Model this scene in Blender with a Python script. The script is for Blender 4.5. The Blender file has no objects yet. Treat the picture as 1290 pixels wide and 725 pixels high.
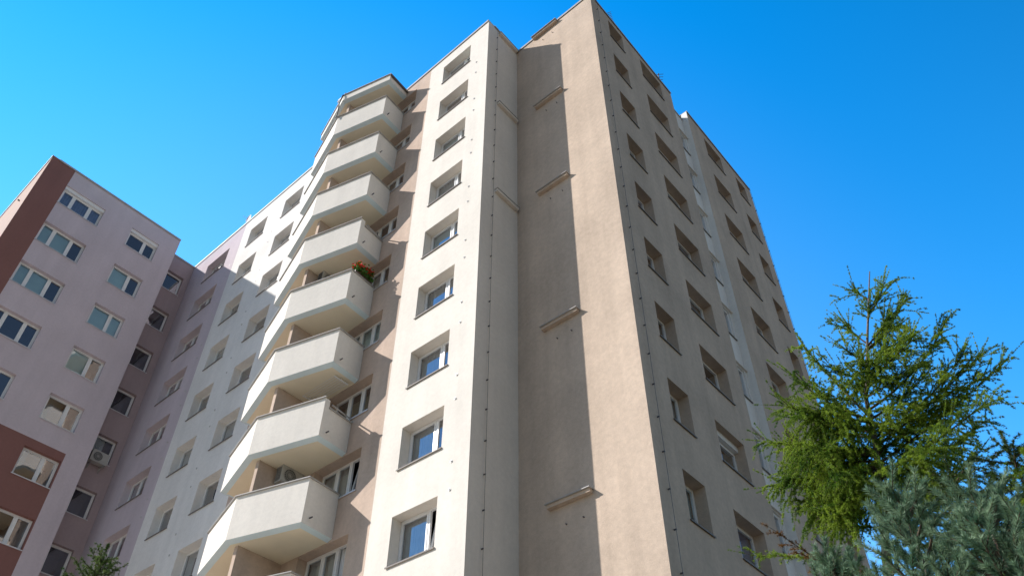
import bpy, bmesh, math, random
import numpy as np
from mathutils import Vector, Matrix

random.seed(7)
rng = np.random.default_rng(11)
S = bpy.context.scene
COL = S.collection
R = math.radians
Z0 = 1.7                                   # camera height above the ground

# ------------------------------------------------------------------ camera
F = Vector((-0.50646, 0.53118, 0.67924))   # placeholders, exact basis below
pitch, yaw, roll = R(42.7857), R(-43.6340), R(2.2295)
fw = Vector((math.sin(yaw) * math.cos(pitch), math.cos(yaw) * math.cos(pitch), math.sin(pitch)))
rt0 = Vector((math.cos(yaw), -math.sin(yaw), 0))
up0 = rt0.cross(fw)
rt = math.cos(roll) * rt0 + math.sin(roll) * up0
up = -math.sin(roll) * rt0 + math.cos(roll) * up0
cd = bpy.data.cameras.new('camera')
cam = bpy.data.objects.new('camera', cd)
COL.objects.link(cam)
cam.matrix_world = Matrix(((rt.x, up.x, -fw.x, 0), (rt.y, up.y, -fw.y, 0), (rt.z, up.z, -fw.z, Z0), (0, 0, 0, 1)))
cd.sensor_fit = 'HORIZONTAL'; cd.sensor_width = 36
cd.lens = 1017.786 / 1290 * 36
cd.shift_x = (645 - 605.353) / 1290
cd.shift_y = (414.831 - 362.5) / 1290
cd.clip_start = 0.1; cd.clip_end = 5000
S.camera = cam

# ------------------------------------------------------------------ sky, sun, exposure
SUN = Vector((0.618, 0.494, -0.611)).normalized()       # direction the light travels
sun_el = math.asin(-SUN.z)
sun_az = math.atan2(-SUN.x, -SUN.y)                      # clockwise from +Y
w = bpy.data.worlds.new('World'); S.world = w; w.use_nodes = True
nt = w.node_tree
bg = nt.nodes['Background']
sky = nt.nodes.new('ShaderNodeTexSky'); sky.sky_type = 'NISHITA'
sky.sun_disc = False; sky.sun_elevation = sun_el; sky.sun_rotation = sun_az % (2 * math.pi)
sky.air_density = 1.25; sky.dust_density = 0.05; sky.ozone_density = 1.9; sky.altitude = 200
# added sky grade: boosted over block, dimmed and paled behind camera to cut fill
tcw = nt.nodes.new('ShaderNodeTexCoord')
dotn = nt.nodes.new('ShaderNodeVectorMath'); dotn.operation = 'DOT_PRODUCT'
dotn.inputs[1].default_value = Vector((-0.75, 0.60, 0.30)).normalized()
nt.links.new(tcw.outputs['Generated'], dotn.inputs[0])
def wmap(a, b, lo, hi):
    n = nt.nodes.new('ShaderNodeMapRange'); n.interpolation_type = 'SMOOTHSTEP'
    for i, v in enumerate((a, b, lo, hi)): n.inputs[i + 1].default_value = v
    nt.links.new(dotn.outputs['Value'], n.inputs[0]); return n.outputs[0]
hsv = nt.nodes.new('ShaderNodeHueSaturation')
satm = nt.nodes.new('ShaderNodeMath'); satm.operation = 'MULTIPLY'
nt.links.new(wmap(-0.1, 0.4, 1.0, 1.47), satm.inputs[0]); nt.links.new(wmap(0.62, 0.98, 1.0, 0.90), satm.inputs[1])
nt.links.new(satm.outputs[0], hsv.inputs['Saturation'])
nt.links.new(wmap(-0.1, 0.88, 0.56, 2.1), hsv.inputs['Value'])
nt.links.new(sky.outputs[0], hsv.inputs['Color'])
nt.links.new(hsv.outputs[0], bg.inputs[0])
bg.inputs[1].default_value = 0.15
sl = bpy.data.lights.new('sun', 'SUN'); sl.energy = 5.0; sl.angle = R(0.5); sl.color = (1, 0.94, 0.875)
so = bpy.data.objects.new('sun', sl); COL.objects.link(so)
so.rotation_mode = 'QUATERNION'; so.rotation_quaternion = SUN.to_track_quat('-Z', 'Y')
so.location = (-40, -30, 60)
S.view_settings.view_transform = 'Standard'; S.view_settings.look = 'None'
S.view_settings.gamma = 1; S.view_settings.use_curve_mapping = False
S.view_settings.exposure = 0.32
try:
    S.cycles.max_bounces = 8; S.cycles.transparent_max_bounces = 12
except Exception: pass

# ------------------------------------------------------------------ materials
MATS = {}
def principled(name, col, rough=0.8, metal=0.0, spec=0.5):
    m = bpy.data.materials.new(name); m.use_nodes = True
    b = m.node_tree.nodes['Principled BSDF']
    b.inputs['Base Color'].default_value = (*col, 1); b.inputs['Roughness'].default_value = rough
    b.inputs['Metallic'].default_value = metal; b.inputs['Specular IOR Level'].default_value = spec
    MATS[name] = m
    return m, m.node_tree, b
def mottled(name, col, rough=0.8, amount=0.12, scale=2.0, bump=0.0, bscale=60, metal=0.0, spec=0.4, bdist=0.02, fine=0.0):
    """base colour with an uneven tone of its own, optional grain"""
    m, t, b = principled(name, col, rough, metal, spec)
    tc = t.nodes.new('ShaderNodeNewGeometry')
    n = t.nodes.new('ShaderNodeTexNoise'); n.inputs['Scale'].default_value = scale; n.inputs['Detail'].default_value = 6
    t.links.new(tc.outputs['Position'], n.inputs['Vector'])
    cr = t.nodes.new('ShaderNodeMapRange'); cr.inputs[1].default_value = 0.3; cr.inputs[2].default_value = 0.7
    cr.inputs[3].default_value = 1 - amount; cr.inputs[4].default_value = 1 + amount * 0.6
    t.links.new(n.outputs['Fac'], cr.inputs[0])
    mx = t.nodes.new('ShaderNodeVectorMath'); mx.operation = 'SCALE'; mx.inputs[0].default_value = col
    val = cr.outputs[0]
    if fine:
        n2 = t.nodes.new('ShaderNodeTexNoise'); n2.inputs['Scale'].default_value = bscale; n2.inputs['Detail'].default_value = 3
        t.links.new(tc.outputs['Position'], n2.inputs['Vector'])
        c2 = t.nodes.new('ShaderNodeMapRange'); c2.inputs[1].default_value = 0.3; c2.inputs[2].default_value = 0.7
        c2.inputs[3].default_value = 1 - fine; c2.inputs[4].default_value = 1 + fine
        t.links.new(n2.outputs['Fac'], c2.inputs[0])
        mm = t.nodes.new('ShaderNodeMath'); mm.operation = 'MULTIPLY'
        t.links.new(val, mm.inputs[0]); t.links.new(c2.outputs[0], mm.inputs[1]); val = mm.outputs[0]
    t.links.new(val, mx.inputs['Scale'])
    t.links.new(mx.outputs[0], b.inputs['Base Color'])
    if bump:
        n3 = t.nodes.new('ShaderNodeTexNoise'); n3.inputs['Scale'].default_value = bscale; n3.inputs['Detail'].default_value = 4
        t.links.new(tc.outputs['Position'], n3.inputs['Vector'])
        bp = t.nodes.new('ShaderNodeBump'); bp.inputs['Strength'].default_value = bump; bp.inputs['Distance'].default_value = bdist
        t.links.new(n3.outputs['Fac'], bp.inputs['Height']); t.links.new(bp.outputs[0], b.inputs['Normal'])
    return m
def plaster(name, col, k=1.0):
    """thin-coat render: streaked wash-off marks, trowel patches and a fine grain"""
    m, t, b = principled(name, col, 0.92, 0, 0.15)
    g = t.nodes.new('ShaderNodeNewGeometry')
    def noise(scale, detail, vec=None):
        n = t.nodes.new('ShaderNodeTexNoise'); n.inputs['Scale'].default_value = scale; n.inputs['Detail'].default_value = detail
        t.links.new(vec if vec else g.outputs['Position'], n.inputs['Vector']); return n.outputs['Fac']
    def rng_(fac, lo, hi, a=0.3, c=0.7):
        r = t.nodes.new('ShaderNodeMapRange'); r.inputs[1].default_value = a; r.inputs[2].default_value = c
        r.inputs[3].default_value = lo; r.inputs[4].default_value = hi
        t.links.new(fac, r.inputs[0]); return r.outputs[0]
    def mul(a, c):
        mm = t.nodes.new('ShaderNodeMath'); mm.operation = 'MULTIPLY'
        t.links.new(a, mm.inputs[0]); t.links.new(c, mm.inputs[1]); return mm.outputs[0]
    mp = t.nodes.new('ShaderNodeMapping'); mp.inputs['Scale'].default_value = (2.2, 2.2, 0.12)
    t.links.new(g.outputs['Position'], mp.inputs['Vector'])
    v = mul(rng_(noise(0.55, 5), 1 - 0.06 * k, 1 + 0.04 * k), rng_(noise(1.0, 6, mp.outputs[0]), 1 - 0.05 * k, 1 + 0.035 * k))
    v = mul(v, rng_(noise(9, 3), 1 - 0.035 * k, 1 + 0.03 * k))
    v = mul(v, rng_(noise(45, 2), 1 - 0.03 * k, 1 + 0.03 * k))
    sc = t.nodes.new('ShaderNodeVectorMath'); sc.operation = 'SCALE'; sc.inputs[0].default_value = col
    t.links.new(v, sc.inputs['Scale']); t.links.new(sc.outputs[0], b.inputs['Base Color'])
    bp = t.nodes.new('ShaderNodeBump'); bp.inputs['Strength'].default_value = 0.35 * k; bp.inputs['Distance'].default_value = 0.01
    t.links.new(noise(38, 4), bp.inputs['Height']); t.links.new(bp.outputs[0], b.inputs['Normal'])
    return m
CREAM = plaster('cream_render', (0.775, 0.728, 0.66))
WHITE = plaster('white_render', (0.82, 0.80, 0.77))
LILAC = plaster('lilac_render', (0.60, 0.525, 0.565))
MAUVE_SHADE = plaster('mauve_shade_render', (0.42, 0.335, 0.345))  # darker tone puts the recess wall's shade into the colour
BROWN = plaster('brown_render', (0.26, 0.13, 0.115))
PEACH = plaster('peach_render', (0.56, 0.41, 0.35))
BEIGE = plaster('beige_render', (0.56, 0.44, 0.36), 1.8)
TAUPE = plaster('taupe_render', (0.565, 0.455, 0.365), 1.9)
GREYR = plaster('grey_render', (0.81, 0.745, 0.67))
BALC = plaster('balcony_render', (0.81, 0.765, 0.70))
SOFFIT = mottled('soffit_paint', (0.84, 0.77, 0.60), 0.85, 0.06, 1.2, 0.15, 40)
EDGE = mottled('drip_edge_paint', (0.66, 0.80, 0.87), 0.7, 0.05, 2)
PVC = mottled('white_plastic', (0.80, 0.80, 0.80), 0.35, 0.03, 3)
ALU = mottled('grey_sheet_metal', (0.40, 0.39, 0.38), 0.6, 0.15, 3, metal=0.0)
PALEM = mottled('pale_metal', (0.52, 0.51, 0.50), 0.5, 0.1, 3)
DARKMETAL = mottled('dark_sheet_metal', (0.13, 0.125, 0.13), 0.5, 0.2, 3, metal=0.3)
SILLB = mottled('sill_sheet', (0.20, 0.18, 0.165), 0.7, 0.1, 3)
SILLW = mottled('pale_sill_sheet', (0.62, 0.62, 0.64), 0.4, 0.1, 3, metal=0.2)
DARK = mottled('dark_room', (0.035, 0.033, 0.035), 0.9, 0.3, 1.5)
CURT = mottled('net_curtain', (0.72, 0.72, 0.72), 0.9, 0.12, 3)
CURTB = mottled('blue_curtain', (0.30, 0.38, 0.62), 0.9, 0.12, 3)
BLIND = mottled('pale_blind', (0.70, 0.90, 0.92), 0.8, 0.05, 2)
ACW = mottled('air_conditioner_casing', (0.46, 0.45, 0.42), 0.5, 0.1, 4)
ACD = mottled('air_conditioner_grille', (0.10, 0.10, 0.10), 0.6, 0.2, 20)
BITU = mottled('roof_felt', (0.12, 0.12, 0.12), 0.9, 0.2, 1)
BLACK = mottled('black_cable', (0.02, 0.02, 0.02), 0.6, 0.1, 5)
def glass_mat():
    m = bpy.data.materials.new('window_glass'); m.use_nodes = True
    t = m.node_tree; t.nodes.clear()
    out = t.nodes.new('ShaderNodeOutputMaterial'); mix = t.nodes.new('ShaderNodeMixShader')
    tr = t.nodes.new('ShaderNodeBsdfTransparent'); tr.inputs[0].default_value = (0.80, 0.86, 0.88, 1)
    gl = t.nodes.new('ShaderNodeBsdfGlossy'); gl.inputs['Roughness'].default_value = 0.0
    gl.inputs[0].default_value = (0.92, 0.95, 1, 1)
    fr = t.nodes.new('ShaderNodeFresnel'); fr.inputs[0].default_value = 1.75
    g = t.nodes.new('ShaderNodeNewGeometry'); n = t.nodes.new('ShaderNodeTexNoise'); n.inputs['Scale'].default_value = 1.4
    t.links.new(g.outputs['Position'], n.inputs['Vector'])
    bp = t.nodes.new('ShaderNodeBump'); bp.inputs['Strength'].default_value = 0.04; bp.inputs['Distance'].default_value = 0.05
    t.links.new(n.outputs['Fac'], bp.inputs['Height']); t.links.new(bp.outputs[0], gl.inputs['Normal'])
    mm = t.nodes.new('ShaderNodeMath'); mm.operation = 'MULTIPLY'; mm.inputs[1].default_value = 2.5; mm.use_clamp = True
    t.links.new(fr.outputs[0], mm.inputs[0]); t.links.new(mm.outputs[0], mix.inputs[0])
    t.links.new(tr.outputs[0], mix.inputs[1]); t.links.new(gl.outputs[0], mix.inputs[2]); t.links.new(mix.outputs[0], out.inputs[0])
    return m
GLASS = glass_mat()
def foliage(name, c1, c2, scale=3.0, trans=0.35):
    m = bpy.data.materials.new(name); m.use_nodes = True
    t = m.node_tree; b = t.nodes['Principled BSDF']; out = t.nodes['Material Output']
    b.inputs['Roughness'].default_value = 0.55; b.inputs['Specular IOR Level'].default_value = 0.35
    g = t.nodes.new('ShaderNodeNewGeometry'); n = t.nodes.new('ShaderNodeTexNoise'); n.inputs['Scale'].default_value = scale
    n.inputs['Detail'].default_value = 5
    t.links.new(g.outputs['Position'], n.inputs['Vector'])
    r = t.nodes.new('ShaderNodeValToRGB'); r.color_ramp.elements[0].position = 0.35; r.color_ramp.elements[1].position = 0.65
    r.color_ramp.elements[0].color = (*c1, 1); r.color_ramp.elements[1].color = (*c2, 1)
    t.links.new(n.outputs['Fac'], r.inputs[0]); t.links.new(r.outputs[0], b.inputs['Base Color'])
    tl = t.nodes.new('ShaderNodeBsdfTranslucent'); t.links.new(r.outputs[0], tl.inputs[0])
    mx = t.nodes.new('ShaderNodeMixShader'); mx.inputs[0].default_value = trans
    t.links.new(b.outputs[0], mx.inputs[1]); t.links.new(tl.outputs[0], mx.inputs[2]); t.links.new(mx.outputs[0], out.inputs[0])
    return m
BARK = mottled('grey_bark', (0.16, 0.13, 0.11), 0.9, 0.4, 12, 0.6, 30)
TWIG = mottled('brown_twig', (0.09, 0.06, 0.04), 0.9, 0.3, 8)

# ------------------------------------------------------------------ helpers
def link(name, verts, faces, mat, parent=None, loc=(0, 0, 0), smooth=False, idx=None):
    me = bpy.data.meshes.new(name)
    me.from_pydata([tuple(v) for v in verts], [], faces)
    for m in (mat if isinstance(mat, (list, tuple)) else [mat]): me.materials.append(m)
    if idx is not None: me.polygons.foreach_set('material_index', idx)
    if smooth: me.polygons.foreach_set('use_smooth', [True] * len(me.polygons))
    me.update()
    o = bpy.data.objects.new(name, me); COL.objects.link(o); o.location = loc
    if parent: o.parent = parent
    return o
class MB:
    def __init__(s): s.v = []; s.f = []; s.i = []; s.m = 0
    def quad(s, *p):
        k = len(s.v); s.v += [tuple(q) for q in p]; s.f.append(tuple(range(k, k + len(p)))); s.i.append(s.m)
    def box(s, a, b):
        x0, y0, z0 = a; x1, y1, z1 = b; k = len(s.v)
        s.v += [(x0, y0, z0), (x1, y0, z0), (x1, y1, z0), (x0, y1, z0), (x0, y0, z1), (x1, y0, z1), (x1, y1, z1), (x0, y1, z1)]
        for f in ((0, 3, 2, 1), (4, 5, 6, 7), (0, 1, 5, 4), (1, 2, 6, 5), (2, 3, 7, 6), (3, 0, 4, 7)):
            s.f.append(tuple(k + j for j in f)); s.i.append(s.m)
    def prism(s, poly, z0, z1):
        n = len(poly); k = len(s.v)
        s.v += [(x, y, z0) for x, y in poly] + [(x, y, z1) for x, y in poly]
        s.f.append(tuple(k + j for j in reversed(range(n)))); s.f.append(tuple(k + n + j for j in range(n))); s.i += [s.m, s.m]
        for j in range(n):
            a, b = j, (j + 1) % n
            s.f.append((k + a, k + b, k + n + b, k + n + a)); s.i.append(s.m)
    def tube(s, pts, r, n=6):
        pts = [Vector(p) for p in pts]; rs = r if isinstance(r, (list, tuple)) else [r] * len(pts); k = len(s.v)
        for j, p in enumerate(pts):
            d = (pts[min(j + 1, len(pts) - 1)] - pts[max(j - 1, 0)]).normalized()
            a = d.orthogonal().normalized() if j == 0 else (a - d * a.dot(d)).normalized()
            b = d.cross(a)
            for q in range(n):
                t = 2 * math.pi * q / n
                s.v.append(tuple(p + (a * math.cos(t) + b * math.sin(t)) * rs[j]))
        for j in range(len(pts) - 1):
            for q in range(n):
                q2 = (q + 1) % n
                s.f.append((k + j * n + q, k + j * n + q2, k + (j + 1) * n + q2, k + (j + 1) * n + q)); s.i.append(s.m)
        s.f.append(tuple(k + q for q in reversed(range(n)))); s.i.append(s.m)
        e = k + (len(pts) - 1) * n; s.f.append(tuple(e + q for q in range(n))); s.i.append(s.m)
    def make(s, name, mat, parent=None, loc=(0, 0, 0), smooth=False):
        return link(name, s.v, s.f, mat, parent, loc, smooth, s.i)
def thing(name, label, cat, loc=(0, 0, 0), group=None, rz=0):
    o = bpy.data.objects.new(name, None); COL.objects.link(o); o.location = loc; o.rotation_euler = (0, 0, rz)
    o['label'] = label; o['category'] = cat; o.empty_display_size = 0.3
    if group: o['group'] = group
    return o
def rel(o, parent):
    """o was built in world coordinates; hang it under parent without moving it"""
    o.parent = parent; o.location = o.location - parent.location
    return o

REV = 0.33          # depth of the window reveals
ROOM = 1.0          # dark room space modelled behind each window
def wall(parent, axis, plane, u0, u1, z0, z1, holes, mat, top=True):
    """wall panel in the plane y=plane (axis 'x', faces -y) or x=plane (axis 'y', faces +x) with real openings, reveals and dark rooms"""
    us = sorted({u0, u1} | {h[i] for h in holes for i in (0, 1) if u0 < h[i] < u1})
    zs = sorted({z0, z1} | {h[i] for h in holes for i in (2, 3) if z0 < h[i] < z1})
    P = (lambda u, d, z: (u, plane + d, z)) if axis == 'x' else (lambda u, d, z: (plane - d, u, z))
    mb = MB()
    for a, b in zip(us, us[1:]):
        for c, d in zip(zs, zs[1:]):
            um, zm = (a + b) / 2, (c + d) / 2
            if any(h[0] < um < h[1] and h[2] < zm < h[3] for h in holes): continue
            mb.quad(P(a, 0, c), P(b, 0, c), P(b, 0, d), P(a, 0, d))
    for a, b, c, d in holes:
        for (e, f, m) in ((0, REV + 0.02, 0), (REV + 0.02, REV + ROOM, 1)):
            mb.m = m
            mb.quad(P(a, e, c), P(a, e, d), P(a, f, d), P(a, f, c))
            mb.quad(P(b, e, d), P(b, e, c), P(b, f, c), P(b, f, d))
            mb.quad(P(a, e, d), P(b, e, d), P(b, f, d), P(a, f, d))
            mb.quad(P(b, e, c), P(a, e, c), P(a, f, c), P(b, f, c))
        mb.quad(P(a, REV + ROOM, c), P(b, REV + ROOM, c), P(b, REV + ROOM, d), P(a, REV + ROOM, d)); mb.m = 0
    o = mb.make('wall', [mat, DARK])
    return rel(o, parent)

def curtain_mesh(w, h, mat, folds=True, part=(0, 1)):
    mb = MB(); n = max(6, int(w * 26)); a, b = part
    pts = []
    for j in range(n + 1):
        x = -w / 2 + w * (a + (b - a) * j / n)
        pts.append((x, 0.12 + (0.018 * math.sin(j * 1.9) + 0.01 * math.sin(j * 0.7) if folds else 0)))
    for (xa, ya), (xb, yb) in zip(pts, pts[1:]): mb.quad((xa, ya, 0.02), (xb, yb, 0.02), (xb, yb, h - 0.02), (xa, ya, h - 0.02))
    return mb
WCACHE = {}
def window(parent, axis, plane, u0, u1, z0, z1, splits, sill=SILLB, inner=None, shutter=False, tilt=None, proj=0.04, rev=None):
    """one window: frame with mullions and sashes > pane, sill, curtain / blind / shutter_box"""
    w, h = u1 - u0, z1 - z0
    rev = REV if rev is None else rev
    u = (u0 + u1) / 2
    loc = (u, plane + rev, z0) if axis == 'x' else (plane - rev, u, z0)
    rz = 0 if axis == 'x' else math.pi / 2
    key = (round(w, 3), round(h, 3), tuple(splits), sill.name, inner, shutter, tilt, proj, rev)
    def place(o, child_of=None):
        o.location = Vector(loc) - parent.location; o.rotation_euler = (0, 0, rz)
    if key in WCACHE:
        src = WCACHE[key]; o = src.copy(); COL.objects.link(o); o.parent = parent; place(o)
        for ch in src.children:
            c = ch.copy(); COL.objects.link(c); c.parent = o
        return o
    top = h - (0.20 if shutter else 0)
    F1, F2 = 0.055, 0.05      # outer frame and sash widths
    mb = MB(); a, b = -w / 2, w / 2
    fr = lambda x0, x1, c, d, y0, y1: mb.box((x0, y0, c), (x1, y1, d))
    fr(a, b, 0, F1, 0, .07); fr(a, b, top - F1, top, 0, .07)
    fr(a, a + F1, F1, top - F1, 0, .07); fr(b - F1, b, F1, top - F1, 0, .07)
    xs = [a + F1] + [a + s * w for s in splits] + [b - F1]
    for x in xs[1:-1]: fr(x - .035, x + .035, F1, top - F1, 0.002, .068)
    pane = MB(); sash = MB()
    for j, (p, q) in enumerate(zip(xs, xs[1:])):
        p += 0 if j == 0 else .035; q -= 0 if j == len(xs) - 2 else .035
        c, d = F1, top - F1
        if tilt == j:
            # sash pivoted on its bottom rail, leaning into the room
            for (xa, xb, za, zb) in ((p, q, c, c + F2), (p, q, d - F2, d), (p, p + F2, c + F2, d - F2), (q - F2, q, c + F2, d - F2)):
                k = len(sash.v); sash.box((xa, .02, za), (xb, .07, zb))
                for i in range(k, k + 8):
                    X, Y, Zv = sash.v[i]; sash.v[i] = (X, Y + (Zv - c) * 0.16, Zv)
            pane.quad((p + F2, .045 + F2 * .16, c + F2), (q - F2, .045 + F2 * .16, c + F2), (q - F2, .045 + (d - F2 - c) * .16, d - F2), (p + F2, .045 + (d - F2 - c) * .16, d - F2))
            continue
        fr(p, q, c, c + F2, -.012, .05); fr(p, q, d - F2, d, -.012, .05)
        fr(p, p + F2, c + F2, d - F2, -.012, .05); fr(q - F2, q, c + F2, d - F2, -.012, .05)
        pane.quad((p + F2, .02, c + F2), (q - F2, .02, c + F2), (q - F2, .02, d - F2), (p + F2, .02, d - F2))
    o = mb.make('window', PVC); o.parent = parent; place(o)
    pane.make('pane', GLASS, o)
    if sash.v: sash.make('tilted_sash', PVC, o)
    if sill is not None:
        s = MB(); s.box((a - .03, -rev - proj, -.022), (b + .03, -rev - .003, -.002)); s.box((a + .002, -rev - .003, .002), (b - .002, -.014, .014))
        s.box((a - .03, -rev - proj, -.045), (b + .03, -rev - proj + .006, -.022))
        s.make('sill', sill, o)
    if inner in ('net', 'blue'):
        curtain_mesh(w - .1, top, CURT if inner == 'net' else CURTB).make('curtain', CURT if inner == 'net' else CURTB, o)
    elif inner == 'half':
        curtain_mesh(w - .1, top, CURT, True, (0.0, 0.55)).make('curtain', CURT, o)
    elif inner == 'blind':
        curtain_mesh(w - .1, top, BLIND, False).make('blind', BLIND, o)
    elif inner == 'blindpart':
        curtain_mesh(w - .1, top, BLIND, False, (0, .68)).make('blind', BLIND, o)
    elif inner == 'halfblind':
        m = curtain_mesh(w - .1, top, BLIND, False)
        m.v = [(x, y, top - .02 if z > .5 else top * .42) for x, y, z in m.v]; m.make('blind', BLIND, o)
    if shutter:
        s = MB(); s.box((a + .003, -.13, top + .002), (b - .003, .05, h - .003)); s.make('shutter_box', PVC, o)
    WCACHE[key] = o
    return o

# ------------------------------------------------------------------ ground
def ground():
    o = link('ground', [(-600, -600, 0), (600, -600, 0), (600, 600, 0), (-600, 600, 0)], [(0, 1, 2, 3)],
             mottled('dry_lawn', (0.075, 0.055, 0.035), 0.95, 0.35, 0.8, 0.6, 20))
    o['kind'] = 'structure'
    p = link('bounce_pavement', [(-33.3, -25, .004), (-9, -25, .004), (-9, 11.9, .004), (-33.3, 11.9, .004)], [(0, 1, 2, 3)],  # unseen pale paving, sized and toned to bounce light onto soffits and wing
             mottled('bounce_paving', (0.60, 0.52, 0.42), 0.9, 0.15, 2.0, 0.4, 15))
    p['kind'] = 'structure'
ground()

# ------------------------------------------------------------------ the tall block
Y1, X1, X2 = 11.959, -11.616, -7.598
Y2 = Y1 + 1.874
XL, XBL, XS, XR = -29.416, -23.1, -15.12, -34.558
YA, YB, YE = 20.05, Y2 + 7.606, Y2 + 13.68
XREC = -7.88
HL_, HR_, HF_, HN_ = 34.08 + Z0, 33.72 + Z0, 33.55 + Z0, 33.72 + Z0
WT, WH = 32.87 + Z0, 1.386
RT, RH = 33.136 + Z0, 1.354
FH = 2.8
NR = 11
ROWS = range(NR)
tower = thing('apartment_building', 'tall cream and beige block of flats with a column of angular balconies', 'apartment block', (X1, Y1, 0))

row = lambda a, b: [(a, b, WT - FH * k - WH, WT - FH * k) for k in ROWS]
rrow = lambda a, b: [(Y2 + a, Y2 + b, RT - FH * k - RH, RT - FH * k) for k in ROWS]
h_l = row(-32.648, -30.549); h_a = row(-28.60, -27.118); h_b = row(-25.62, -24.097)
h_c = row(-14.268, -12.638)
h_bal = [(-18.16, -15.99, WT - FH * k - 1.32, WT - FH * k + .13) for k in ROWS]
wall(tower, 'x', Y1, XR, XL, 0, HL_, h_l, LILAC)
wall(tower, 'x', Y1, XL, XBL, 0, HL_, h_a + h_b, WHITE)
wall(tower, 'x', Y1, XBL, XS, 0, HR_, h_bal, BEIGE)
wall(tower, 'x', Y1, XS, X1, 0, HR_, h_c, CREAM)
wall(tower, 'y', X1, Y1, Y2, 0, HR_, [], GREYR)
wall(tower, 'x', Y2, X1, X2, 0, HF_, [], TAUPE)
h_1 = rrow(1.2386, 2.2646); h_2 = rrow(3.631, 5.251); h_3 = rrow(9.015, 10.565)[:NR]; h_4 = rrow(12.0147, 12.972)[:NR]
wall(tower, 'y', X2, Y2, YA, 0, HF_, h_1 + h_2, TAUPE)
h_s = [(20.30, 21.30, 19.27 + Z0 + 2.76 * n, 19.27 + Z0 + 2.76 * n + 1.33) for n in range(-5, 5)]
wall(tower, 'y', XREC, YA, YB, 0, HF_ - .25, h_s, WHITE)
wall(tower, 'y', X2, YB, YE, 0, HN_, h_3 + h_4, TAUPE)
m = MB(); m.quad((XREC, YB, 0), (X2, YB, 0), (X2, YB, HN_), (XREC, YB, HN_)); m.quad((X2, YA, 0), (XREC, YA, 0), (XREC, YA, HF_), (X2, YA, HF_))
rel(m.make('recess_wall', WHITE), tower)
# rear walls and roofs close the block
m = MB()
m.quad((X2, YE, 0), (XR, YE, 0), (XR, YE, HN_), (X2, YE, HN_))
m.quad((XR, YE, 0), (XR, Y1, 0), (XR, Y1, HL_ - .02), (XR, YE, HL_ - .02))
rel(m.make('rear_wall', TAUPE), tower)
m = MB()
m.box((XR, Y1 + .01, HL_ - .35), (XBL, YE - .01, HL_ - .06)); m.box((XBL, Y1 + .01, HR_ - .35), (X1 - .01, YE - .01, HR_ - .06))
m.box((X1 - .01, Y2 + .01, HF_ - .35), (X2 - .29, YE - .01, HF_ - .07)); m.box((X2 - .289, Y2 + .01, HF_ - .35), (X2 - .005, YA - .01, HF_ - .07)); m.box((X2 - .289, YB + .01, HN_ - .35), (X2 - .005, YE - .01, HN_ - .07))
rel(m.make('roof', BITU), tower)
# coping sheet along every roof edge
def coping(pts, z, parent, wdt=0.35, over=0.04, side=1):
    """flat metal strip following pts; 'side' is the outward side (left = 1)"""
    mb = MB()
    for (p, q) in zip(pts, pts[1:]):
        d = (Vector(q) - Vector(p)).normalized(); n = Vector((-d.y, d.x)) * side
        a, b = Vector(p) + n * over, Vector(q) + n * over; c, e = Vector(q) - n * wdt, Vector(p) - n * wdt
        poly = [tuple(a), tuple(b), tuple(c), tuple(e)]
        if side > 0: poly.reverse()
        mb.prism(poly, z + .003, z + .045)
        lip = [tuple(Vector(p) + n * (over - .012)), tuple(Vector(p) + n * over), tuple(Vector(q) + n * over), tuple(Vector(q) + n * (over - .012))]
        if side < 0: lip.reverse()
        mb.prism(lip, z - .07, z + .002)
    return rel(mb.make('coping', ALU), parent)
coping([(XR, Y1), (XBL, Y1)], HL_, tower, side=-1)
coping([(XBL, Y1), (X1, Y1)], HR_, tower, side=-1)
coping([(X1 - .35, Y1 + .36), (X1 - .0, Y1 + .36)], HR_ - .005, tower, .3, 0, -1) if False else None
coping([(X1, Y1 + .352), (X1, Y2 - .05)], HR_, tower, side=-1)
coping([(X1 + .002, Y2), (X2, Y2)], HF_, tower, side=-1)
coping([(X2, Y2 + .352), (X2, YA)], HF_, tower, side=-1)
coping([(X2, YB), (X2, YE)], HN_, tower, side=-1)
coping([(XREC, YA + .01), (XREC, YB - .01)], HF_ - .25, tower, .3, .03, -1)

# windows of the tall block
cream_in = ['halfblind', None, 'halfblind', 'net', 'halfblind', 'net', 'half', 'half', 'half', 'net', None]
for k, hh in enumerate(h_c):
    window(tower, 'x', Y1, *hh[:2], hh[2], hh[3], (0.64,), SILLB, cream_in[k], tilt=1 if k in (0, 8) else None)
for k, hh in enumerate(h_l): window(tower, 'x', Y1, *hh, (0.40,), SILLB, [None, None, None, 'half', None, 'half', None, None, None, None, None][k])
for k, hh in enumerate(h_a): window(tower, 'x', Y1, *hh, (0.62,), SILLB, ['net', 'net', None, 'net', None, 'half', None, None, 'net', None, None][k])
for k, hh in enumerate(h_b): window(tower, 'x', Y1, *hh, (0.62,), SILLB, ['net', 'net', 'half', None, None, 'net', None, 'half', None, None, None][k])
for k, hh in enumerate(h_bal):
    window(tower, 'x', Y1, *hh, (0.35, 0.64), SILLW, [None, 'net', 'half', None, 'half', 'halfblind', None, 'half', 'net', 'net', None][k], tilt=2 if k in (7, 8) else None)
for k, hh in enumerate(h_1): window(tower, 'y', X2, *hh, (), SILLB, ['net', 'half', None, 'net', 'blue', 'half', None, 'net', 'halfblind', None, None][k])
for k, hh in enumerate(h_2): window(tower, 'y', X2, *hh, (0.36,), SILLB, ['halfblind', 'net', 'half', None, 'half', 'net', None, 'half', 'blue', 'net', None][k], shutter=(k == 7))
for k, hh in enumerate(h_3): window(tower, 'y', X2, *hh, (0.36,), SILLB, [None, 'half', None, None, None, 'net', None, None, None, None, None][k])
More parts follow.
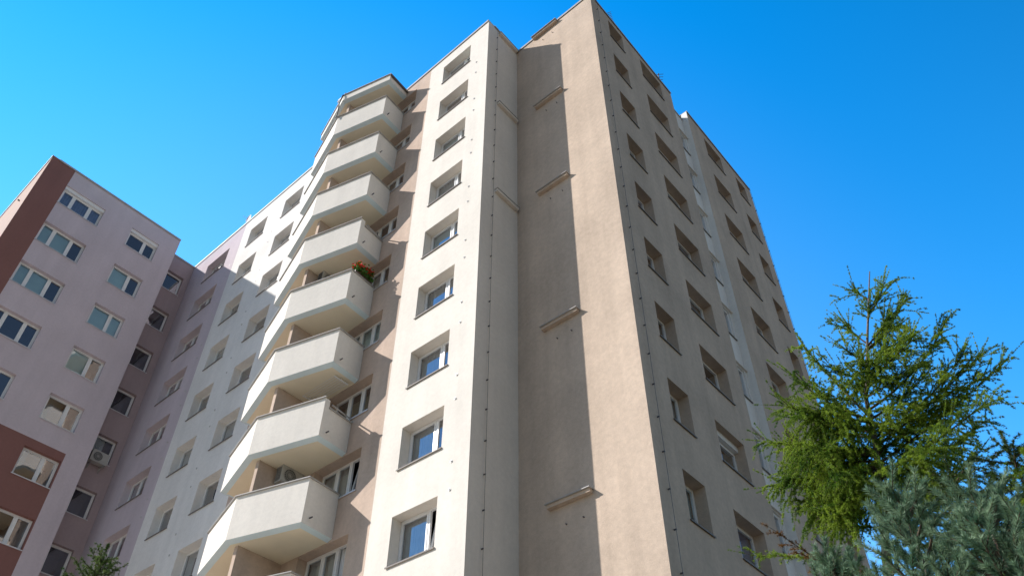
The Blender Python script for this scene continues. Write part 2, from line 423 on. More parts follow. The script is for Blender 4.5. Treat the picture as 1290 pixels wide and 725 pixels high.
for k, hh in enumerate(h_4): window(tower, 'y', X2, *hh, (), SILLB, [None, None, 'net', None, None, None, None, None, None, None, None][k])
for hh in h_s:
    window(tower, 'y', XREC, *hh, (0.5,), SILLB, 'net', rev=0.06, proj=.04)
    m = MB(); m.box((XREC + .003, hh[0] - .1, hh[3] + .04), (XREC + .07, YB - .003, hh[3] + .09)); rel(m.make('window_hood', GREYR), tower)

# ------------------------------------------------------------------ balconies
XC = -19.07
PLAN = [(-16.70, Y1 - .003), (-16.62, 10.83), (XC, 10.13), (2 * XC + 16.62, 10.83), (2 * XC + 16.70, Y1 - .003)]
def inset(d):
    """PLAN moved inwards by d along its three outer edges"""
    out = []
    n = len(PLAN)
    def ln(a, b):
        a, b = Vector(a), Vector(b); t = (b - a).normalized(); nn = Vector((t.y, -t.x))
        if nn.dot(Vector((XC, 11.4)) - a) < 0: nn = -nn
        return a + nn * d, t
    L = [ln(PLAN[i], PLAN[i + 1]) for i in range(n - 1)]
    def isect(l1, l2):
        (p, r), (q, s) = l1, l2
        den = r.x * s.y - r.y * s.x
        t = ((q - p).x * s.y - (q - p).y * s.x) / den
        return p + r * t
    def atwall(l):
        p, t = l; k = (PLAN[0][1] - p.y) / t.y; return p + t * k
    return [tuple(atwall(L[0]))] + [tuple(isect(L[i], L[i + 1])) for i in range(n - 2)] + [tuple(atwall(L[-1]))]
def strip_prism(mb, outer, inner, z0s, z1s):
    """closed band between two open polylines; z per vertex"""
    n = len(outer); k = len(mb.v)
    for i in range(n): mb.v += [(*outer[i], z0s[i]), (*inner[i], z0s[i]), (*inner[i], z1s[i]), (*outer[i], z1s[i])]
    for i in range(n - 1):
        a, b = k + 4 * i, k + 4 * i + 4
        for p, q in ((0, 1), (1, 2), (2, 3), (3, 0)): mb.f.append((a + p, a + q, b + q, b + p)); mb.i.append(mb.m)
    mb.f.append((k, k + 3, k + 2, k + 1)); mb.f.append((k + 4 * n - 4, k + 4 * n - 3, k + 4 * n - 2, k + 4 * n - 1)); mb.i += [mb.m] * 2
BH = 1.36
BZ = [30.285 + Z0 - FH * k for k in range(10)]
def balcony(k, zb, notch):
    o0, o2, o3 = inset(0), inset(.13), inset(.18)
    slab = MB(); slab.prism(inset(.18), zb - .06, zb + .19)
    b = slab.make('balcony', SOFFIT); rel(b, tower)
    def sub(mb, nm, mat):
        o = mb.make(nm, mat); o.parent = b; o.location = -tower.location if False else Vector(b.location) * 0 - tower.location - b.location
        return o
    # painted drip edge: a sloping band round the rim of the slab
    e = MB(); n = 5
    for i in range(n - 1):
        e.quad((*o0[i], zb), (*o0[i + 1], zb), (*o3[i + 1], zb - .06), (*o3[i], zb - .06))
    sub(e, 'drip_edge', EDGE)
    p = MB(); h = zb + BH
    if not notch:
        strip_prism(p, o0, o2, [zb + .001] * 5, [h] * 5)
    else:
        strip_prism(p, o0[1:], o2[1:], [zb + .001] * 4, [h] * 4)
        V1, V0 = Vector(o0[1]), Vector(o0[0]); W1, W0 = Vector(o2[1]), Vector(o2[0])
        A = V1.lerp(V0, .17); B = W1.lerp(W0, .17)
        strip_prism(p, [tuple(V1), tuple(A)], [tuple(W1), tuple(B)], [zb + .001] * 2, [h] * 2)
        strip_prism(p, [tuple(A), tuple(V0)], [tuple(B), tuple(W0)], [zb + .001] * 2, [h - .30] * 2)
    sub(p, 'parapet', BALC)
    c = MB(); oc, ic = inset(-.055), inset(.16)
    if not notch: strip_prism(c, oc, ic, [h + .002] * 5, [h + .026] * 5)
    else:
        strip_prism(c, oc[1:], ic[1:], [h + .002] * 4, [h + .026] * 4)
        c.tube([(*Vector(o0[1]).lerp(Vector(o0[0]), .17).lerp(Vector(o2[0]), .1), h - .09), (*Vector(o2[0]).lerp(Vector(o0[0]), .5), h - .09)], .025)
        A = Vector(oc[1]).lerp(Vector(oc[0]), .18); B = Vector(ic[1]).lerp(Vector(ic[0]), .18)
        strip_prism(c, [tuple(A), oc[0]], [tuple(B), ic[0]], [h - .298] * 2, [h - .27] * 2)
    sub(c, 'railing_cap', ALU)
    d = MB(); q = Vector(o0[1]).lerp(Vector(o0[0]), .22)
    d.tube([(q.x - .05, q.y, zb + .23), (q.x + .12, q.y, zb + .22)], .022, 8); sub(d, 'drain_spout', DARKMETAL)
    t = MB(); t.box((XC - .01, 10.47, zb + .192), (XC + .15, Y1 - .004, zb + FH - .063)); sub(t, 'partition', BEIGE)
    return b
for k, zb in enumerate(BZ): balcony(k, zb, k in (3, 6))
# roof slab over the top balconies
zc = BZ[0] + FH
m = MB(); m.prism(inset(.18), zc - .06, zc + .40); can = rel(m.make('balcony_roof', SOFFIT), tower)
m = MB(); o0, o3 = inset(0), inset(.18)
for i in range(4): m.quad((*o0[i], zc), (*o0[i + 1], zc), (*o3[i + 1], zc - .06), (*o3[i], zc - .06))
o = m.make('drip_edge', EDGE); o.parent = can; o.location = -tower.location - can.location
m = MB(); strip_prism(m, o0, inset(.179), [zc + .001] * 5, [zc + .40] * 5); o = m.make('fascia', BALC); o.parent = can; o.location = -tower.location - can.location
m = MB(); m.prism(list(reversed(inset(-.05))), zc + .402, zc + .44); o = m.make('roof_sheet', ALU); o.parent = can; o.location = -tower.location - can.location
g0, g1 = inset(-.06)[0:2]
m = MB(); m.tube([(g1[0], g1[1], zc + .33), (g0[0], g0[1], zc + .33)], .055, 8); o = m.make('gutter', DARKMETAL); o.parent = can; o.location = -tower.location - can.location

# ------------------------------------------------------------------ fittings on the tall block
for z in (33.38, 27.86, 22.44, 16.06, 10.17):
    z += Z0
    m = MB(); m.box((-10.62, Y2 - .14, z - .03), (-9.33, Y2 - .003, z + .06)); o = rel(m.make('wall_ledge', TAUPE), tower)
    c = MB(); c.box((-10.65, Y2 - .20, z + .062), (-9.30, Y2 - .004, z + .085)); q = c.make('metal_cap', ALU); q.parent = o; q.location = -tower.location - o.location
    c = MB()
    for x in (-10.14, -9.63): c.tube([(x, Y2 - .05, z - .55), (x, Y2 + .02, z - .55)], .016, 6)
    q = c.make('bracket_pin', DARKMETAL); q.parent = o; q.location = -tower.location - o.location
for z in (33.45, 27.90, 22.38):
    z += Z0
    m = MB(); m.box((X1 + .003, 12.62, z - .07), (X1 + .13, 13.75, z + .05)); o = rel(m.make('wall_ledge', GREYR), tower)
    c = MB(); c.box((X1 + .004, 12.60, z + .052), (X1 + .155, 13.77, z + .072)); q = c.make('metal_cap', ALU); q.parent = o; q.location = -tower.location - o.location
def conductor(x, y, zt, nx, ny):
    wire = MB(); wire.tube([(x + nx * .06, y + ny * .06, .3), (x + nx * .06, y + ny * .06, zt)], .006, 5)
    o = rel(wire.make('lightning_conductor', DARKMETAL), tower)
    c = MB(); c.box((.003, -.013, -.015), (.07, .013, .015))
    q = None; z = zt - .8
    while z > 7:
        if q is None: q = c.make('clip', DARKMETAL, o); me = q
        else: q = me.copy(); COL.objects.link(q); q.parent = o
        q.location = Vector((x, y, z)) - tower.location - o.location; z -= 1.0
conductor(X1, 12.49, HR_, 1, 0); conductor(X2, 14.22, HF_, 1, 0); conductor(X2, YE - .12, HN_, 1, 0)
proto = None
for x in (-12.23, -26.2, -29.75):
    for n in range(-3, 5):
        for zb in (19.70, 18.88):
            if proto is None:
                m = MB(); m.tube([(0, -.003, 0), (0, -.012, 0)], .045, 10); m.tube([(0, -.0125, 0), (0, -.035, 0)], .014, 6)
                proto = m.make('wall_anchor', PALEM, tower); q = proto
            else:
                q = proto.copy(); COL.objects.link(q); q.parent = tower
            q.location = Vector((x, Y1, zb + 2.8 * n + Z0)) - tower.location

# ------------------------------------------------------------------ the left wing
X3, WY0, WY1 = -33.338, 2.718, 10.254
WB, WC, ZQ = 3.95, 9.321, 19.27 + Z0
HW = 34.08 + Z0; WLH = 1.336
wing = thing('apartment_building', 'lilac block of flats with a dark brown corner stripe at the left edge', 'apartment block', (X3, WY0, 0))
wrow = lambda a, b: [(a, b, WT - FH * k - WLH, WT - FH * k) for k in ROWS]
w_l = wrow(3.957, 6.102); w_m = wrow(7.666, 9.272); w_q = wrow(10.599, 11.609)
wall(wing, 'y', X3, WY0, WB, 0, HW, [], BROWN)
hi = [h for h in w_l + w_m if h[2] > ZQ]; lo = [h for h in w_l + w_m if h[2] <= ZQ]
wall(wing, 'y', X3, WB, WY1, ZQ, HW, hi, LILAC)
wall(wing, 'y', X3, WB, WC, 0, ZQ, lo, BROWN)
wall(wing, 'y', X3, WC, WY1, 0, ZQ, [], LILAC)
wall(wing, 'y', XR - .002, WY1, Y1 - .003, 0, HW, w_q, MAUVE_SHADE)
wall(wing, 'x', WY0, X3 - 26, X3, 0, HW, [], PEACH)
m = MB(); m.quad((X3, WY1, 0), (XR - .002, WY1, 0), (XR - .002, WY1, HW), (X3, WY1, HW))
m.quad((X3 - 26, Y1 + 2, 0), (X3 - 26, WY0, 0), (X3 - 26, WY0, HW), (X3 - 26, Y1 + 2, HW)); m.quad((XR - .004, Y1 + 2, 0), (X3 - 26, Y1 + 2, 0), (X3 - 26, Y1 + 2, HW), (XR - .004, Y1 + 2, HW))
rel(m.make('rear_wall', MAUVE_SHADE), wing)
m = MB(); m.box((X3 - 25.99, WY0 + .01, HW - .35), (XR - .01, Y1 + 1.99, HW - .06)); m.box((XR - .009, WY0 + .01, HW - .35), (X3 - .01, WY1 - .01, HW - .06)); rel(m.make('roof', BITU), wing)
coping([(X3 - 26, WY0), (X3, WY0)], HW, wing, side=-1); coping([(X3, WY0 + .352), (X3, WY1)], HW, wing, side=-1); coping([(XR, WY1 + .01), (XR, Y1)], HW, wing, side=-1)
li = ['blue', 'blindpart', 'blindpart', None, None, 'blind', None, None, None, None, None]
mi = [None, 'blindpart', 'blind', 'blindpart', None, None, None, None, None, None, None]
for k, hh in enumerate(w_l): window(wing, 'y', X3, *hh, (0.29, 0.70) if k < 6 else (0.55,), SILLW, li[k], shutter=(k == 0), rev=.2)
for k, hh in enumerate(w_m): window(wing, 'y', X3, *hh, (0.60,), SILLW, mi[k], shutter=(k == 0), rev=.2)
for k, hh in enumerate(w_q): window(wing, 'y', XR, *hh, (), SILLW, [None, None, None, None, 'half', None, None, None, None, None, None][k], rev=.2)
m = MB()
for z in (31.97, 28.4):
    m.tube([(X3 - 1.9, WY0 + .0, z + Z0), (X3 - 1.9, WY0 - .12, z + Z0)], .04, 8)
rel(m.make('wall_anchor', DARKMETAL), wing)

# ------------------------------------------------------------------ air conditioners
def aircon(label, loc, rz, bracket):
    t = thing('air_conditioner', label, 'air conditioner', loc, 'outdoor air conditioner units', rz)
    b = MB(); b.box((-.40, -.15, 0), (.40, .15, .56)); b.box((.405, -.10, .10), (.43, .10, .40)); b.make('casing', ACW, t)
    f = MB(); n = 28
    for r0, r1 in ((.225, .21), (.15, .14), (.08, .07)):
        for j in range(n):
            a0, a1 = 2 * math.pi * j / n, 2 * math.pi * (j + 1) / n
            c = lambda r, a: (-.10 + r * math.cos(a), -.172, .28 + r * math.sin(a))
            f.quad(c(r0, a0), c(r0, a1), c(r1, a1), c(r1, a0))
    for j in range(10):
        a = math.pi * j / 10; dx, dz = .225 * math.cos(a), .225 * math.sin(a)
        f.tube([(-.10 - dx, -.17, .28 - dz), (-.10 + dx, -.17, .28 + dz)], .004, 4)
    f.make('fan_guard', ACW, t)
    d = MB(); d.tube([(-.10, -.152, .28), (-.10, -.162, .28)], .22, 28); d.make('fan_opening', ACD, t)
    s = MB()
    for j in range(11): s.box((-.412, -.12, .06 + j * .042), (-.402, .12, .075 + j * .042))
    s.make('side_louvre', ACD, t)
    k = MB()
    for x in (-.28, .28):
        k.box((x - .02, -.2, -.045), (x + .02, .2, -.003))
        if bracket: k.box((x - .02, .2, -.30), (x + .02, .24, .02)); k.tube([(x, -.15, -.03), (x, .2, -.28)], .015, 5)
    k.make('bracket', ALU, t)
for zb, lab in ((BZ[7], 'grey air conditioner on the partition of a low balcony without flowers'),
                (BZ[4], 'grey air conditioner on the balcony that has red flowers on its side parapet')):
    aircon(lab, (-18.69, 11.47 if zb < 13 else 11.30, zb + 2.18), math.pi / 2, True)
aircon('pale air conditioner in front of a dark window of the lilac block', (XR + .22, 10.98, 20.05 + Z0), math.pi / 2, True)

# ------------------------------------------------------------------ flowers on a balcony, drying rack
def blob_flowers(nm, label, p0, p1, nleaf, nfl, hgt, spread, fcol):
    t = thing(nm, label, 'flower box', p0)
    A, B = Vector((0, 0, 0)), Vector(p1) - Vector(p0); d = (B - A).normalized(); nn = Vector((-d.y, d.x, 0))
    tr = MB(); tr.quad; L = (B - A).length
    for (a, b) in ((-.09, .09),):
        poly = [A + nn * a, B + nn * a, B + nn * b, A + nn * b]
        tr.prism([(q.x, q.y) for q in poly], 0, .16)
    tr.make('trough', mottled('brown_plastic', (.12, .07, .05), .5, .1, 3), t)
    def bunch(n, size, zlo, zhi):
        mb = MB()
        for _ in range(n):
            c = A + d * (random.random() * L) + nn * random.gauss(0, spread) + Vector((0, 0, .14 + random.uniform(zlo, zhi)))
            q = Vector((random.gauss(0, 1), random.gauss(0, 1), random.gauss(.4, 1))).normalized(); e = q.orthogonal().normalized() * size * random.uniform(.7, 1.3); f = q.cross(e)
            mb.quad(c - e * .5, c + f * .5, c + e * .5, c - f * .5)
        return mb
    bunch(nleaf, .09, -.02, hgt * .8).make('leaves', foliage('geranium_leaf', (.05, .14, .02), (.12, .26, .04), 12), t)
    bunch(nfl, .075, hgt * .45, hgt).make('blossoms', foliage('blossom_' + nm, fcol, tuple(min(1, c * 1.5) for c in fcol), 20, .2), t)
zf = BZ[4] + BH + .04
blob_flowers('flower_box', 'trough of red geraniums on the side parapet of a middle balcony', (-16.72, 11.0, zf - .02), (-16.76, 11.8, zf - .02), 520, 300, .50, .12, (.62, .02, .01))
blob_flowers('flower_pot', 'small crimson flowers on the window sill of the balcony below the red geraniums', (-17.6, Y1 - .12, BZ[5] + BH - .12), (-17.05, Y1 - .12, BZ[5] + BH - .12), 60, 80, .2, .05, (.30, .01, .03))
rk = thing('drying_rack', 'white clothes drying rack of thin rods hanging under a balcony ceiling', 'drying rack', (-17.78, 11.5, BZ[5] - .05))
m = MB()
for j in range(7): m.tube([(-.80, -.26 + j * .087, -.08), (.80, -.26 + j * .087, -.08)], .009, 5)
m.make('rods', PVC, rk)
m = MB()
for x in (-.78, .78): m.box((x - .02, -.29, -.115), (x + .02, .29, -.09)); m.box((x - .012, -.012, -.09), (x + .012, .012, .12))
m.make('rack_frame', PVC, rk)

# ------------------------------------------------------------------ roof things
def antenna(label, loc, h, arms, rz):
    t = thing('roof_antenna', label, 'antenna', loc, 'antennas along the roof edge', rz)
    m = MB(); m.tube([(0, 0, -.3), (0, 0, h)], .03, 6); m.make('mast', DARKMETAL, t)
    m = MB()
    m.tube([(-.1, 0, h - .12), (arms, 0, h - .12)], .022, 5)
    for j in range(7):
        x = -.05 + arms * j / 6.5; m.tube([(x, -.22, h - .12), (x, .22, h - .12)], .012, 4)
    m.make('aerial', DARKMETAL, t)
antenna('thin aerial near the top corner of the beige end wall roof', (-7.75, 15.3, HF_ + .0), .75, .5, 1.9)
antenna('taller aerial on the roof edge above the second window column of the shaded side', (-7.78, 19.6, HF_ + .0), 1.35, .9, 2.2)
dish = thing('satellite_dish', 'small white satellite dish on the roof edge of the white facade', 'satellite dish', (-29.6, Y1 + .12, HL_ + .05))
m = MB(); m.tube([(0, 0, 0), (0, 0, .55)], .02, 6); m.tube([(0, -.02, .5), (.02, -.42, .42)], .01, 5); m.make('mast', ALU, dish)
m = MB(); n = 20
for r0, r1, y0, y1_ in ((0, .14, .03, .02), (.14, .25, .02, -.04)):
    for j in range(n):
        a0, a1 = 2 * math.pi * j / n, 2 * math.pi * (j + 1) / n
        m.quad((r0 * math.cos(a0), y0 - .03, .55 + r0 * math.sin(a0)), (r0 * math.cos(a1), y0 - .03, .55 + r0 * math.sin(a1)), (r1 * math.cos(a1), y1_ - .03, .55 + r1 * math.sin(a1)), (r1 * math.cos(a0), y1_ - .03, .55 + r1 * math.sin(a0)))
m.make('reflector', PVC, dish)
cc = thing('roof_camera', 'small white device and hanging black cable on the tip of the balcony roof', 'camera', (XC - .25, 10.28, zc + .45))
m = MB(); m.box((-.28, -.10, .12), (.05, .04, .24)); m.tube([(-.28, -.03, .18), (-.36, -.04, .18)], .05, 8); m.make('camera_body', PVC, cc)
m = MB(); m.tube([(-.05, 0, 0), (-.05, 0, .13)], .015, 6); m.tube([(.25, -.1, 0), (.25, -.1, .28)], .02, 6); m.make('mount', DARKMETAL, cc)
m = MB(); m.tube([(.25, -.1, .1), (.26, -.22, -.1), (.22, -.26, -.8), (.27, -.25, -1.5), (.24, -.24, -1.98)], .028, 5); m.make('cable', BLACK, cc)

# ------------------------------------------------------------------ trees
def unit(v): return v / (np.linalg.norm(v, axis=-1, keepdims=True) + 1e-9)
def needles(name, base, dirs, length, width, mat, parent):
    """thin pointed leaf per row: base point, direction"""
    n = len(base); r = rng.normal(size=(n, 3)); side = unit(np.cross(dirs, r)) * width[:, None]
    v = np.empty((n, 3, 3)); v[:, 0] = base - side; v[:, 1] = base + side; v[:, 2] = base + dirs * length[:, None]
    me = bpy.data.meshes.new(name); me.vertices.add(3 * n); me.vertices.foreach_set('co', v.reshape(-1).astype(np.float32))
    me.loops.add(3 * n); me.loops.foreach_set('vertex_index', np.arange(3 * n, dtype=np.int32))
    me.polygons.add(n); me.polygons.foreach_set('loop_start', np.arange(0, 3 * n, 3, dtype=np.int32))
    me.materials.append(mat); me.update(calc_edges=True)
    o = bpy.data.objects.new(name, me); COL.objects.link(o); o.parent = parent
    return o
def bez(p0, p1, p2, n):
    t = np.linspace(0, 1, n)[:, None]
    return (1 - t) ** 2 * p0 + 2 * t * (1 - t) * p1 + t * t * p2
class Larch:
    """collects twigs; every twig carries rosettes of short needles"""
    def __init__(s): s.wood = MB(); s.b = []; s.d = []; s.l = []; s.shootdir = []
    def rosettes(s, pts, step, nl, per):
        seg = np.diff(pts, axis=0); L = np.linalg.norm(seg, axis=1).sum(); n = max(2, int(L / step))
        t = np.sort(rng.random(n)) * (len(pts) - 1.001); i = t.astype(int); f = (t - i)[:, None]
        c = pts[i] * (1 - f) + pts[i + 1] * f; ax = unit(seg[i])
        per = int(per * 2.2); c = np.repeat(c, per, 0); ax = np.repeat(ax, per, 0)
        d = unit(rng.normal(size=c.shape) + ax * 0.75)
        s.b.append(c); s.d.append(d); s.l.append(nl * 1.35 * rng.uniform(.6, 1.25, len(c)))
    def twig(s, p, dr, L, droop, step=.03, nl=.03, per=6, wood=.003):
        e = p + dr * L + np.array([0, 0, -droop * L]); mid = p + dr * L * .5 + np.array([0, 0, .06 * L])
        pts = bez(p, mid, e, 6); s.wood.tube([tuple(q) for q in pts], [wood, wood, wood * .8, wood * .7, wood * .5, wood * .3], 3)
        s.rosettes(pts, step, nl, per); return pts
    def branch(s, p0, p1, sag, r, spread, tlen, dens, droop, step=.03, nl=.03, per=6, bare=.12, fingers=0):
        p0 = np.array(p0, float); p1 = np.array(p1, float); L = np.linalg.norm(p1 - p0)
        mid = (p0 + p1) / 2 + np.array([0, 0, -sag * L]) + rng.normal(0, .05 * L, 3)
        n = 14; pts = bez(p0, mid, p1, n)
        s.wood.tube([tuple(q) for q in pts], [r * (1 - .85 * i / (n - 1)) for i in range(n)], 5)
        s.rosettes(pts[n // 3:], step, nl, per)
        m = int(L * dens)
        for j in range(m):
            t = bare + (1 - bare) * (j + rng.random()) / m; x = t * (n - 1.001); i = int(x); f = x - i
            c = pts[i] * (1 - f) + pts[i + 1] * f; ax = unit(pts[i + 1] - pts[i])
            sd = unit(np.cross(ax, np.array([0, 0, 1.]))) * (1 if j % 2 else -1)
            dr = unit(ax * rng.uniform(.45, 1.1) + sd * spread * rng.uniform(.3, 1.1) + rng.normal(0, .25, 3))
            l = tlen * (1.15 - .6 * t) * rng.uniform(.5, 1.35)
            tp = s.twig(c, dr, l, droop * rng.uniform(.2, 1.5), step, nl, per)
            for _ in range(int(l / .16)):
                q = tp[rng.integers(1, 5)]; s.twig(q, unit(dr + rng.normal(0, .55, 3)), l * rng.uniform(.3, .55), droop * rng.uniform(.3, 1.6), step, nl, per, .002)
        for _ in range(fingers):      # long new shoots at the tip
            q = pts[rng.integers(n // 2, n)]
            s.twig(q, unit(unit(pts[-1] - pts[-4]) * 1.1 + rng.normal(0, .45, 3) + np.array([0, 0, .35])), rng.uniform(.22, .48), -.1, step, nl * .75, per, .003)
    def finish(s, parent, mat, width=.0034):
        b = np.concatenate(s.b); d = np.concatenate(s.d); l = np.concatenate(s.l)
        s.wood.make('branches', TWIG, parent)
        return needles('foliage', b, d, l, np.full(len(l), width), mat, parent)
def trunk(parent, pts, r0, r1, mat=BARK):
    m = MB(); n = len(pts); m.tube(pts, [r0 + (r1 - r0) * i / (n - 1) for i in range(n)], 10); m.make('trunk', mat, parent, smooth=True)

# the projection used once to lay out the big larch's crown: azimuth / elevation of points seen, at a real distance
def polar(az, el, dist): return np.array([dist * math.sin(R(az)), dist * math.cos(R(az)), dist * math.tan(R(el)) + Z0])
LD = 11.0
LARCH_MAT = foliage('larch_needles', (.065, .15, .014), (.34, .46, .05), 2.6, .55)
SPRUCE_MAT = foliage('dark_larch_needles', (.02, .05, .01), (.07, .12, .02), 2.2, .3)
PINE_MAT = foliage('pine_needles', (.08, .17, .095), (.30, .42, .26), 9.0, .3)
SPRUCE_L = foliage('small_conifer_needles', (.05, .10, .02), (.16, .23, .06), 3, .35)
RUST_MAT = foliage('rusty_needles', (.16, .07, .015), (.32, .17, .04), 4, .3)
larch = thing('larch_tree', 'big bright green larch leaning right of the block, its feathery top against the blue sky', 'tree', (-2.95, 10.6, 0))
LO = np.array(larch.location)
def LP(az, el, dd=0.0): return polar(az, el, LD + dd) - LO
TR = [np.array([0, 0, 0.]), LP(-15.2, 10), LP(-14.5, 24), LP(-13.5, 27.8), LP(-12.5, 31.6), LP(-12.0, 34.5), LP(-10.2, 38.4), LP(-8.2, 42.1)]
trunk(larch, [tuple(p) for p in TR], .085, .008)
def on_trunk(el):
    els = [-8.8, 10, 24, 27.8, 31.6, 34.5, 38.4, 42.1]
    for a, b, p, q in zip(els, els[1:], TR, TR[1:]):
        if el <= b: t = (el - a) / (b - a); return p * (1 - t) + q * t
    return TR[-1]
lw = Larch()
# upswept limbs on the right, each ending in finger-like shoots
for az, el, root, dd, dens in ((-6.7, 39.6, 37.4, .2, 15), (-8.0, 40.6, 39.6, -.2, 15), (-4.5, 37.7, 33.8, .4, 15), (-7.4, 37.2, 35.5, -.5, 14), (-4.6, 35.4, 31.8, -.2, 15), (-2.9, 33.9, 30.4, .3, 16), (-4.2, 32.4, 29.6, -.6, 15),
                               (-6.2, 30.8, 28.9, .8, 14), (-7.0, 33.4, 31.2, .9, 13), (-7.3, 35.0, 33.2, .2, 12), (-8.7, 30.8, 29.6, -.9, 14), (-6.5, 29.6, 27.4, -.3, 14), (-8.3, 28.7, 26.8, .5, 14), (-3.7, 34.9, 31.5, .1, 14)):
    lw.branch(on_trunk(root), LP(az, el, dd), .10, .022, .75, .56, dens + 3, .35, step=.016, nl=.023, fingers=14)
    if dens == 14: lw.branch(on_trunk(root - random.uniform(-.5, 1.2)), LP(az + random.uniform(-1.6, .1), el - random.uniform(-.3, 1.3), dd + random.uniform(-.6, .6)), .06, .014, .8, .50, dens + 2, .55, step=.016, nl=.023, fingers=10)
for az, el, root, dd in ((-9.9, 41.3, 40.4, .1), (-9.2, 40.0, 39.0, -.2), (-11.6, 39.7, 37.8, .1), (-12.2, 38.0, 36.6, -.3), (-9.0, 37.2, 36.6, .3), (-9.3, 35.2, 34.6, -.4), (-13.6, 36.9, 35.4, .2), (-11.0, 36.2, 35.0, -.5), (-8.6, 38.6, 37.6, .3)):
    lw.branch(on_trunk(root), LP(az, el, dd), .06, .014, .8, .44, 22, .4, step=.016, nl=.023, fingers=10)
# the dense drooping mass on the left
for az, el, root, dd in ((-15.2, 39.0, 33.4, .1), (-16.5, 37.0, 33.2, -.4), (-15.6, 36.2, 32.8, .4), (-18.2, 35.0, 32.4, 0), (-17.0, 34.8, 32.6, -.7), (-19.8, 33.3, 31.4, .2), (-18.6, 32.6, 31.0, -.6), (-20.0, 30.4, 30.2, .1),
                         (-19.1, 31.2, 30.6, .7), (-17.4, 32.0, 31.4, .5), (-17.8, 28.4, 29.4, -.5), (-18.8, 29.2, 29.8, .3), (-16.0, 30.4, 30.4, -.9), (-15.6, 33.4, 32.2, .7), (-16.6, 28.6, 29.0, .4), (-14.8, 28.8, 29.2, -.6), (-14.6, 31.4, 31.0, .8), (-15.4, 34.6, 33.0, -.6), (-17.0, 30.0, 30.0, -.2)):
    lw.branch(on_trunk(root), LP(az, el, dd), .04, .02, .8, .52, 20, .85, step=.016, nl=.024, fingers=8)
    if az < -16.5: lw.branch(on_trunk(root), LP(az + random.uniform(.1, 1.2), el + random.uniform(-.9, .7), dd + random.uniform(-.5, .5)), .04, .014, .8, .50, 15, .9, step=.017, nl=.024, fingers=6)
for _ in range(34):        # short inner boughs
    el = random.uniform(26, 38); a = random.uniform(0, 6.28); r = random.uniform(.5, 1.1) * (1.4 - el / 45); p = on_trunk(el)
    lw.branch(p, p + np.array([r * math.cos(a), r * math.sin(a), random.uniform(-.2, .35)]), .05, .012, .8, .40, 18, .6, step=.016, nl=.023, fingers=5)
for el in (12, 15, 18, 21, 23.5):   # lower boughs, out of sight behind the pines
    for q in range(4):
        a = random.uniform(0, 6.28); p = on_trunk(el); lw.branch(p, p + np.array([1.5 * math.cos(a), 1.5 * math.sin(a), -.1]), .05, .02, .8, .4, 8, .6)
lw.branch(on_trunk(23.5), LP(-22.4, 26.2, .4), .02, .014, .7, .30, 22, .3, fingers=8)
lw.finish(larch, LARCH_MAT)
# rusty, half-dry low branch
dry = Larch()
dry.branch(on_trunk(22), LP(-21.2, 27.9, -.4), -.03, .02, .8, .34, 12, .25, step=.03, nl=.03, per=5, bare=.15)
dry.branch(on_trunk(22.3), LP(-20.0, 26.2, -.3), -.03, .016, .8, .30, 12, .25, step=.03, nl=.03, per=5, bare=.15)
o = dry.wood.make('dry_branch', TWIG, larch); o['label'] = 'low half-dry larch branch with rusty orange needles'
b_, d_, l_ = np.concatenate(dry.b), np.concatenate(dry.d), np.concatenate(dry.l)
needles('rusty_needles', b_, d_, l_, np.full(len(l_), .0034), RUST_MAT, o)

def cone_larch(label, base, H, rad, z_lo, mat, nb, lean=(0, 0), tl=.4, step=.03, dens=13, up=.25):
    t = thing('larch_tree', label, 'tree', base)
    pts = [np.array([lean[0] * k * k, lean[1] * k * k, H * k]) for k in np.linspace(0, 1, 7)]
    trunk(t, [tuple(p) for p in pts], .011 * H, .004)
    L = Larch()
    for j in range(nb):
        k = (j + .5) / nb; z = z_lo + (H * .97 - z_lo) * k; a = j * 2.4 + random.uniform(-.3, .3); r = rad * (1 - k) ** .55 * random.uniform(.7, 1.15) + .1
        p = np.array([lean[0] * (z / H) ** 2, lean[1] * (z / H) ** 2, z])
        L.branch(p, p + np.array([r * math.cos(a), r * math.sin(a), r * up * random.uniform(.3, 1.4)]), .08, .008 + .01 * r, .8, tl * (.4 + .6 * (1 - k)), dens, .5, step=step)
    L.rosettes(np.array(pts)[3:], .005, .035, 6)
    L.finish(t, mat); return t
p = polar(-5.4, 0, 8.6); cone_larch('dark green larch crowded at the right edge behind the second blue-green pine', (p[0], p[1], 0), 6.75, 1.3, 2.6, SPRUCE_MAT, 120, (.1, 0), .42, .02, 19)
p = polar(-9.2, 0, 9.4); cone_larch('dark larch standing between the two blue-green pines and the big larch', (p[0], p[1], 0), 7.1, 1.6, 2.8, SPRUCE_MAT, 120, (.1, 0), .42, .02, 19)
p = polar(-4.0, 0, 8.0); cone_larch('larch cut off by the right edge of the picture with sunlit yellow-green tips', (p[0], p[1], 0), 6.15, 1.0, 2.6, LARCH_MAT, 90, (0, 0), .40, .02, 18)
cone_larch('small light green conifer in front of the lilac wing at the lower left', (-13.25, 4.85, 0), 8.12, 1.05, 3.2, SPRUCE_L, 170, (.12, .05), .30, .02, 22, .9)

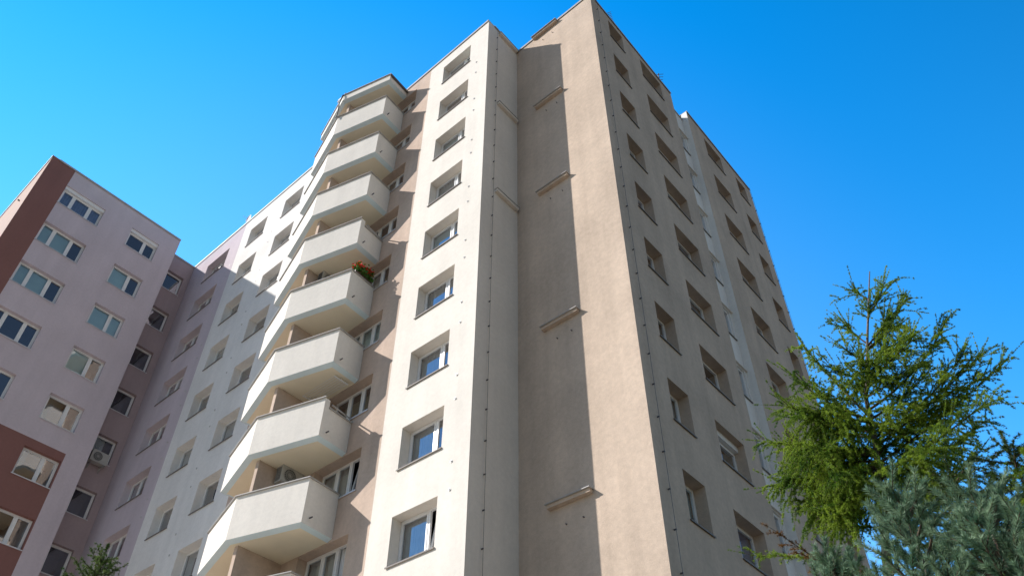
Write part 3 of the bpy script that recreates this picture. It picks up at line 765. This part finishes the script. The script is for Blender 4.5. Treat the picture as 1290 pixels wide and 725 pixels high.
def pine(label, base, H, rad, z_lo, lean=(0, 0)):
    t = thing('pine_tree', label, 'tree', base)
    W = MB(); B, D, LN = [], [], []
    pts = [np.array([lean[0] * k * k, lean[1] * k * k, H * k]) for k in np.linspace(0, 1, 8)]
    trunk(t, [tuple(p) for p in pts], .07, .01)
    def clothe(p, e, n):
        f = rng.random(n)[:, None] ** .85; c = p * (1 - f) + e * f; ax = unit(e - p)
        q = rng.normal(size=(n, 3)); q -= (q @ ax)[:, None] * ax; q = unit(q)
        d = unit(q * rng.uniform(.55, 1.0, (n, 1)) + ax * rng.uniform(.5, 1.0, (n, 1))); B.append(c); D.append(d); LN.append(.050 * rng.uniform(.8, 1.3, n))
    def shoot(p, d, L, n):
        e = p + d * L; W.tube([tuple(p), tuple(e)], [.006, .003], 4); clothe(p, e, n)
    z = z_lo; k = 0
    while z < H * .985:
        f = (z - z_lo) / (H - z_lo); L = rad * (1 - f) ** .75 * 1.0 + .10
        nb = 7 if f < .8 else 6
        for j in range(nb):
            a = k * 1.1 + 2 * math.pi * j / nb + random.uniform(-.25, .25); Lb = L * random.uniform(.75, 1.15)
            p = np.array([lean[0] * (z / H) ** 2, lean[1] * (z / H) ** 2, z]); upf = .45 + .75 * f
            e = p + np.array([math.cos(a), math.sin(a), upf * random.uniform(.8, 1.2)]) / math.sqrt(1 + upf * upf) * Lb
            mid = (p + e) / 2 + np.array([0, 0, -.10 * Lb]); bp = bez(p, mid, e, 8)
            W.tube([tuple(q) for q in bp], [.016 * (1 - .7 * i / 7) for i in range(8)], 5)
            clothe(bp[4], bp[7], 200)
            m = max(3, int(Lb / .09))
            for i in range(m):
                tt = .22 + .78 * (i + random.random()) / m; x = tt * 6.99; ii = int(x); c = bp[ii] + (bp[ii + 1] - bp[ii]) * (x - ii); ax = unit(bp[ii + 1] - bp[ii])
                sd = unit(np.cross(ax, np.array([0, 0, 1.]))) * (1 if i % 2 else -1)
                shoot(c, unit(ax * .8 + sd * random.uniform(.3, .9) + np.array([0, 0, random.uniform(.1, .7)])), random.uniform(.12, .24), 230)
        z += .21 * random.uniform(.8, 1.2) if f < .75 else .2; k += 1
    tip = pts[-1]; clothe(pts[-2], tip, 260); shoot(tip, np.array([0, 0, 1.]), .14, 120)
    for j in range(4): shoot(tip - np.array([0, 0, .06]), unit(np.array([math.cos(j * 1.57), math.sin(j * 1.57), 1.3])), .13, 90)
    W.make('branches', TWIG, t)
    b, d, l = np.concatenate(B), np.concatenate(D), np.concatenate(LN)
    needles('foliage', b, d, l, np.full(len(l), .0023), PINE_MAT, t)
p = polar(-13.0, 0, 6.2); pine('blue-green pine nearest the block, under the big larch', (p[0], p[1], 0), 4.98, 1.0, 2.0, (.10, 0))
p = polar(-8.4, 0, 6.0); pine('blue-green pine right of the other pine, close to the right edge', (p[0], p[1], 0), 4.74, 1.0, 2.0, (.08, 0))
p = polar(-17.6, 0, 6.6); pine('shorter blue-green pine at the left end of the pines beside the rusty branch', (p[0], p[1], 0), 4.75, .85, 2.2, (.0, 0))
